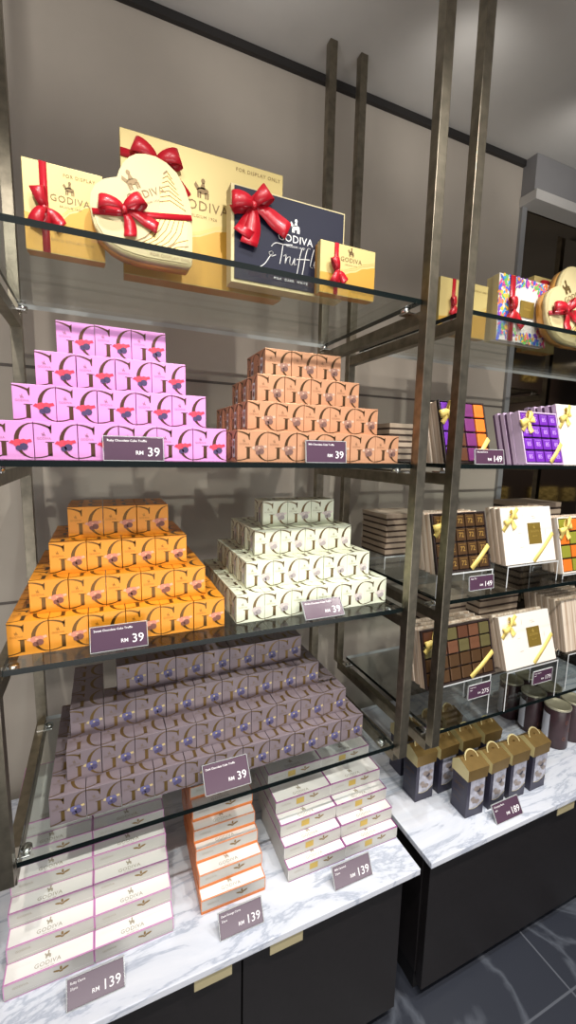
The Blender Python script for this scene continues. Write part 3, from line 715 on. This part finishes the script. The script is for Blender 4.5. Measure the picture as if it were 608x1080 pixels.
def riser(x0, x1, y0, y1, z, h, label):
    w = x1-x0; d = y1-y0; tk = .003
    b = MB(); em = {'-y': 'acredge', '+y': 'acredge'}
    b.box(-w/2, w/2, 0, d, h-tk, h, 'acrylic', 0, em); b.box(-w/2, -w/2+tk, 0, d, 0, h-tk, 'acrylic', 0, em); b.box(w/2-tk, w/2, 0, d, 0, h-tk, 'acrylic', 0, em)
    tag(b.build('acrylic_riser', None, ((x0+x1)/2, y0, z)), label, 'display riser', 'clear acrylic risers')

Z2, Z3, Z4 = ZS[1], ZS[2], ZS[3]
# second shelf
assorted(.652, .782, .682, Z2+.0004, .136, .018, 15, 'upright open box of plum and orange wrapped chocolates with yellow bow behind the bronze post', 4, 4, lambda r, c: (('violet', 'brown', 'plum', 'tang')[c], None, None), frame='tray')
behind(.652, .780, .7012, Z2+.0004, .134, .016, 15, 3, 'the plum and orange chocolates')
assorted(.8895, 1.0210, .680, Z2+.0004, .126, .017, 15.5, 'upright open box of sixteen purple wrapped chocolates with yellow bow', 4, 4, lambda r, c: ('violet', '85', 'violetlite'), bw='lilac', frame='lilac')
behind(.8895, 1.0190, .6985, Z2+.0004, .125, .0165, 15.5, 3, 'the purple wrapped chocolates', 'lilac')
closed(1.0290, 1.19, .682, Z2+.0004, .152, .019, 14, 'white gift box with yellow bow at the right end of the second shelf', side='lilac')
behind(1.0290, 1.188, .7025, Z2+.0004, .150, .018, 14, 4, 'the second-shelf white bow box', 'lilac')
flats(.662, .797, .885, .99, Z2, 6, .0156, 'behind the copper cubes, right side')
flats(.885, .985, .885, .99, Z2, 5, .0135, 'low behind the purple chocolates')
price_tag(.7450, .6500, Z2, .0800, .0300, 8, 'Assorted Carres', '149', 'aubergine price tag below the plum and orange chocolates')
# third shelf
H3 = .050
riser(.628, .790, .6555, .735, Z3, H3, 'low clear acrylic riser under the dark chocolate tablet box')
riser(.836, 1.010, .6555, .725, Z3, H3, 'low clear acrylic riser under the white gift box on the third shelf')
assorted(.631, .784, .6615, Z3+H3+.0004, .127, .017, 13.5, 'upright open box of dark gold printed chocolates with yellow ribbon on the third shelf', 5, 4, lambda r, c: ('choc', '72', 'chocgold'), frame='tray')
behind(.631, .782, .6795, Z3+H3+.0004, .126, .0165, 13.5, 3, 'the dark gold printed chocolates')
closed(.8366, 1.0075, .6605, Z3+H3+.0004, .132, .0145, 13.5, 'white gift box with gold seal and yellow bow on the third shelf')
behind(.8366, 1.0055, .6758, Z3+H3+.0004, .131, .0140, 13.5, 2, 'the white gift box on the third shelf')
def gr(r, c): return (('tang', 'lime', 'lime', 'sage'), ('lime', 'tang', 'sage', 'lime'))[(r+1) % 2][c % 4], None, None
assorted(1.033, 1.186, .660, Z3+.012, .140, .017, 13, 'open box of green and orange wrapped chocolates with yellow bow at the right edge', 4, 4, gr, frame='white')
riser(1.030, 1.19, .655, .735, Z3, .0116, 'very low acrylic riser under the green and orange chocolates')
behind(1.033, 1.184, .678, Z3+.012, .139, .0165, 13, 2, 'the green and orange chocolates')
riser(.660, .806, .876, .992, Z3, .034, 'clear acrylic block under the flat brown boxes at the back of the third shelf')
flats(.664, .800, .880, .99, Z3+.0344, 7, .0155, 'on the acrylic block, third shelf')
flats(1.06, 1.20, .79, .90, Z3, 9, .0190, 'behind the green and orange chocolates')
price_tag(.7520, .6490, Z3+.008, .0700, .0300, 6, 'Dark 72%', '149', 'aubergine price tag reading RM149 below the dark gold printed chocolates')
# lowest shelf
H4 = .097
riser(.620, .800, .643, .715, Z4, H4, 'tall clear acrylic riser under the large box of brown and green chocolates')
riser(.838, 1.016, .632, .700, Z4, H4, 'tall clear acrylic riser under the white gift box on the lowest shelf')
riser(1.066, 1.245, .640, .775, Z4, H4, 'tall clear acrylic riser under the leaning beige boxes at the right')
def mix(r, c):
    if r < 2: return (('brown', 'terra', 'sage', 'brown', 'terra', 'sage') if r == 0 else ('sage', 'brown', 'terra', 'sage', 'terra', 'sage'))[c], None, None
    return 'choc', None, None
assorted(.6115, .8120, .647, Z4+H4+.0004, .122, .017, 14, 'large open box of brown and green wrapped chocolates with yellow ribbon above the cartons', 6, 4, mix, frame='tray')
behind(.6115, .8100, .6655, Z4+H4+.0004, .121, .0165, 14, 3, 'the brown and green chocolates')
closed(.8420, 1.0150, .637, Z4+H4+.0004, .122, .0165, 17, 'white gift box with gold seal and yellow bow on the lowest shelf')
behind(.8420, 1.0130, .6550, Z4+H4+.0004, .121, .0160, 17, 1, 'the white gift box on the lowest shelf')
behind(1.070, 1.240, .648, Z4+H4+.0004, .130, .0180, 12, 6, 'the right end of the lowest shelf')
flats(.750, .860, .785, .89, Z4, 13, .0180, 'behind the large brown chocolate box')
flats(.880, 1.020, .760, .88, Z4, 13, .0180, 'behind the lowest white gift box')
price_tag(.7640, .6412, Z4+.049, .0660, .0320, 0, 'Assortment', '275', 'aubergine price tag reading RM275 below the brown and green chocolates', extra='24pcs')
price_tag(.9600, .6302, Z4+.049, .0660, .0320, 0, 'Gold Collection', '179', 'aubergine price tag reading RM179 below the white gift box on the lowest shelf', extra='each')

# ---------------------------------------------------------------- gold topped cartons
def carton():
    w, d, h, hl = .0535, .0475, .100, .125
    t = link('gift_carton', None)
    b = MB(); b.box(-w/2, w/2, 0, d, 0, h, 'bagblue', .0007)
    F = Face((-w/2, 0, 0), (1, 0, 0), (0, 0, 1)); L = Face((-w/2, d, 0), (0, -1, 0), (0, 0, 1))
    for k in range(4): b.line(L, [(.006, .03+.018*k), (.018, .032+.018*k), (.03, .028+.018*k)], .0009, 'ink', .0003)
    b.text(L, 'GODIVA', d*.5, .072, .008, 'ink', .0004)
    pts = [(w*.16, h*.98), (w*.16, h*.24)]
    for i in range(9):
        f = i/8; pts.append((w*(.16+.80*f), h*(.24-.07*math.sin(f*math.pi)+.10*f)))
    pts += [(w*.96, h*.98)]
    b.build('body', t)
    b = MB(); b.poly([F(p[0], p[1], .0006) for p in pts[1:] + pts[:1]], 'bagwin')
    b.line(F, pts[1:-1], .0009, 'bagcream', .0009)
    rnd = random.Random(2)
    for i in range(10): b.disc(F, rnd.uniform(.3, .82)*w, rnd.uniform(.3, .75)*h, .007, .006, rnd.choice(('bagpraline', 'bagpraline', 'bagblue')), .0008+.00002*i, 8)
    b.build('window', t)
    # flared gold lid with a sloping top and cream gussets
    b = MB(); e = .0022; z0, zf, zb = h-.004, hl, hl+.012
    A = [Vector(p) for p in ((-w/2-e, -e, z0), (w/2+e, -e, z0), (w/2+e, d+e, z0), (-w/2-e, d+e, z0))]
    B = [Vector(p) for p in ((-w/2-e*1.8, -e*1.8, zf), (w/2+e*1.8, -e*1.8, zf), (w/2+e*1.4, d*.62, zb), (-w/2-e*1.4, d*.62, zb))]
    D = [Vector((w/2+e, d+e, zf-.004)), Vector((-w/2-e, d+e, zf-.004))]
    b.poly([A[0], A[1], B[1], B[0]], 'baggold'); b.poly([B[0], B[1], B[2], B[3]], 'baggold'); b.poly([B[3], B[2], D[0], D[1]], 'baggold'); b.poly([A[2], A[3], D[1], D[0]], 'baggold')
    b.poly([A[0], B[0], B[3], D[1], A[3]], 'bagcream'); b.poly([A[1], A[2], D[0], B[2], B[1]], 'bagcream'); b.poly(A[::-1], 'baggold')
    lid = b.build('lid', t); lid['label'] = 'brushed gold gabled top'
    # half-round handle flap with a D shaped hole
    b = MB(); N = 14; r1, r2 = .0195, .0065; yb = d*.44
    def pt(r, i, n, k=1.): th = math.pi*i/N; return Vector((r*math.cos(th), yb+n+.55*r*math.sin(th), zb-.003+r*math.sin(th)*.84))
    for i in range(N):
        for n0, n1 in ((-.0008, .0008),):
            q = [pt(r1, i, n0), pt(r1, i+1, n0), pt(r2, i+1, n0), pt(r2, i, n0)]; q2 = [pt(r1, i, n1), pt(r1, i+1, n1), pt(r2, i+1, n1), pt(r2, i, n1)]
            b.poly(q, 'baggold'); b.poly(q2[::-1], 'bagcream'); b.poly([pt(r1, i, -.0012), pt(r1, i+1, -.0012), pt(r1*.91, i+1, -.0012), pt(r1*.91, i, -.0012)], 'bagcream'); b.poly([q[0], q2[0], q2[1], q[1]], 'bagcream'); b.poly([q[3], q[2], q2[2], q2[3]], 'bagcream')
    b.build('handle', t)
    return t
cp = None
for rname, y, xs in (('front row', .632, (.7725, .8440, .9140, .9900)), ('middle row', .7145, (.6945, .7660, .8400, .9150)), ('back row', .797, (.716, .788, .862))):
    for i, x in enumerate(xs):
        if cp is None: o = cp = carton()
        else: o = copy_tree(cp)
        o.location = (x, y, ZC+.0003); o.rotation_euler = (0, 0, R(random.uniform(-3, 3)))
        tag(o, 'blue carton with gold gabled top, %s in the %s, right countertop' % ('leftmost' if i == 0 else 'rightmost' if i == len(xs)-1 else ORD[i]+' from left', rname), 'carton', 'gold topped cartons')

# ---------------------------------------------------------------- canisters
def canister():
    t = link('canister', None); r, h = .0335, .1245
    b = MB(); b.lathe([(r-.001, 0), (r, .002), (r, h-.008), (r-.0008, h-.006)], 'cantin', 40); b.build('body', t)
    b = MB(); b.lathe([(r-.0006, h-.007), (r+.0014, h-.0065), (r+.0016, h-.001), (r+.0008, h), (r-.003, h), (r-.0045, h-.003), (.006, h-.0032), (.0001, h-.003)], 'canlid', 40); b.build('lid', t)
    b = MB(); N = 12
    for i in range(N):
        a0, a1 = R(122+i*62/N), R(122+(i+1)*62/N); q = r+.0005
        b.poly([(q*math.cos(a0), q*math.sin(a0), .012), (q*math.cos(a1), q*math.sin(a1), .012), (q*math.cos(a1), q*math.sin(a1), h-.026), (q*math.cos(a0), q*math.sin(a0), h-.026)], 'canlabel')
    b.build('label_sticker', t)
    b = MB()
    for k, (ang, z) in enumerate(((255, .035), (280, .06), (262, .085), (300, .03), (305, .09), (285, .1))):
        for j in range(8):
            a0 = R(ang); f = lambda q: ((r+.0006)*math.cos(a0+.16*math.cos(q)), (r+.0006)*math.sin(a0+.16*math.cos(q)), z+.006*math.sin(q)); q0, q1 = 2*math.pi*j/8, 2*math.pi*(j+1)/8
            g = lambda q: ((r+.0006)*math.cos(a0+.11*math.cos(q)), (r+.0006)*math.sin(a0+.11*math.cos(q)), z+.004*math.sin(q))
            b.poly([f(q0), f(q1), g(q1), g(q0)], 'canmark')
    b.build('printed_rings', t)
    return t
cp = None
for x, y, lb in ((1.2010, .733, 'front left of the canister group'), (1.2760, .735, 'front right of the canister group'), (1.1980, .8080, 'directly behind the front left canister'), (1.2730, .8100, 'directly behind the front right canister'), (1.195, .883, 'back row behind the others, left'), (1.270, .885, 'back row behind the others, right')):
    if cp is None: o = cp = canister()
    else: o = copy_tree(cp)
    o.location = (x, y, ZC+.0003)
    tag(o, 'dark plum canister with metal lid, %s' % lb, 'canister', 'dark canisters on the right countertop')

# ---------------------------------------------------------------- gold display across the shop, seen in the smoked mirror
def panel(x, y, z, w, h, label, m='sequin', name='sequin_panel'):
    b = MB(); b.box(-w/2, w/2, -.0115, .02, -h/2, h/2, m, .002)
    tag(b.build(name, None, (x, y, z)), label, 'display panel', 'gold display across the shop')

b = MB(); b.box(2.7, 7.0, -1.45, -1.40, FLOOR, ZCEIL, 'darkwall'); struct('wall_front', b)
for x, z, w_, h_, lb in ((5.12, -.486, .53, .22, 'wide gold sequin panel across the shop, reflected in the smoked mirror'), (5.62, -.481, .24, .17, 'narrow gold sequin panel across the shop beside the wide one'), (4.662, .935, .22, .12, 'small gold sequin tile high across the shop, reflected in the smoked mirror'), (4.376, -.468, .20, .20, 'small gold sequin panel across the shop, leftmost in the smoked mirror')):
    panel(x, -1.40+.012, z, w_, h_, lb)
# ---------------------------------------------------------------- lights
def spot(x, y, z, tx, ty, tz, e, ang=70, col=(1, .95, .88), r=.02, blend=.5):
    l = bpy.data.lights.new('ceiling_or_added_spot', 'SPOT'); l.energy = e*K*K; l.spot_size = R(ang); l.spot_blend = blend; l.color = col; l.shadow_soft_size = r
    o = bpy.data.objects.new('ceiling_or_added_spot', l); C.objects.link(o); o.location = (x, y, z)
    o.rotation_euler = (Vector((tx, ty, tz))-Vector((x, y, z))).to_track_quat('-Z', 'Y').to_euler()
def area(x, y, z, tx, ty, tz, e, sx, sy, col=(1, .97, .93)):
    l = bpy.data.lights.new('ceiling_or_fill_panel', 'AREA'); l.shape = 'RECTANGLE'; l.size = sx*K; l.size_y = sy*K; l.energy = e*K*K; l.color = col
    o = bpy.data.objects.new('ceiling_or_fill_panel', l); C.objects.link(o); o.location = (x, y, z)
    o.rotation_euler = (Vector((tx, ty, tz))-Vector((x, y, z))).to_track_quat('-Z', 'Y').to_euler()
for x in (-.25, .25, .75, 1.3):
    spot(x, -.12, ZCEIL-.02, x+.05, .75, -.66, 40, 92, blend=1)
for x, e in ((.0, 15), (.45, 15), (.95, 22)):
    spot(x, .36, ZCEIL-.02, x, .68, -.8, e, 62, (.93, .97, 1))
spot(5.0, -.2, ZCEIL-.02, 5.0, -1.4, -.4, 220, 80)  # added spot to brighten the sequin panels across the shop
spot(4.6, -.6, ZCEIL-.02, 4.66, -1.4, .9, 60, 80)  # another added spot, for the high sequin tile
area(.4, -1.2, ZCEIL-.03, .4, .7, -.3, 7, 2.0, .8)
area(.5, -1.5, FLOOR+.25, .5, .9, .45, 22, 2.4, .8)  # added upward fill near the floor, standing in for bounced shop light
for x in (-.2, .3, .8, 1.3): spot(x, .80, ZCEIL-.16, x+.1, 1.02, ZCEIL, .9, 120, (1, .98, .95), .03, 1.)  # upward spots in place of a concealed cove strip washing the ceiling

w = bpy.data.worlds.new('shop'); SC.world = w; w.use_nodes = True
w.node_tree.nodes['Background'].inputs[0].default_value = (.80, .80, .84, 1); w.node_tree.nodes['Background'].inputs[1].default_value = .45

# ---------------------------------------------------------------- camera
f, yaw, pitch, roll = 447.825, .4144, -.142, .0215
cam = bpy.data.cameras.new('camera'); cam.sensor_fit = 'HORIZONTAL'; cam.sensor_width = 36; cam.lens = f/608*36; cam.clip_start = .01
co = bpy.data.objects.new('camera', cam); C.objects.link(co); SC.camera = co
fw = Vector((math.sin(yaw)*math.cos(pitch), math.cos(yaw)*math.cos(pitch), math.sin(pitch)))
r = Vector((math.cos(yaw), -math.sin(yaw), 0)); u = r.cross(fw)
r2 = math.cos(roll)*r+math.sin(roll)*u; u2 = -math.sin(roll)*r+math.cos(roll)*u
mw = Matrix((r2, u2, -fw)).transposed().to_4x4()
co.matrix_world = mw

# real size, floor at z = 0
done = set()
for o in list(SC.objects):
    if o.type == 'MESH' and o.data.name not in done:
        done.add(o.data.name); o.data.transform(Matrix.Scale(K, 4))
    o.location = o.location*K
    if o.parent is None: o.location.z += EYE*K
SC.view_settings.view_transform = 'Standard'; SC.view_settings.look = 'None'; SC.view_settings.gamma = 1; SC.view_settings.use_curve_mapping = False
SC.view_settings.exposure = .16
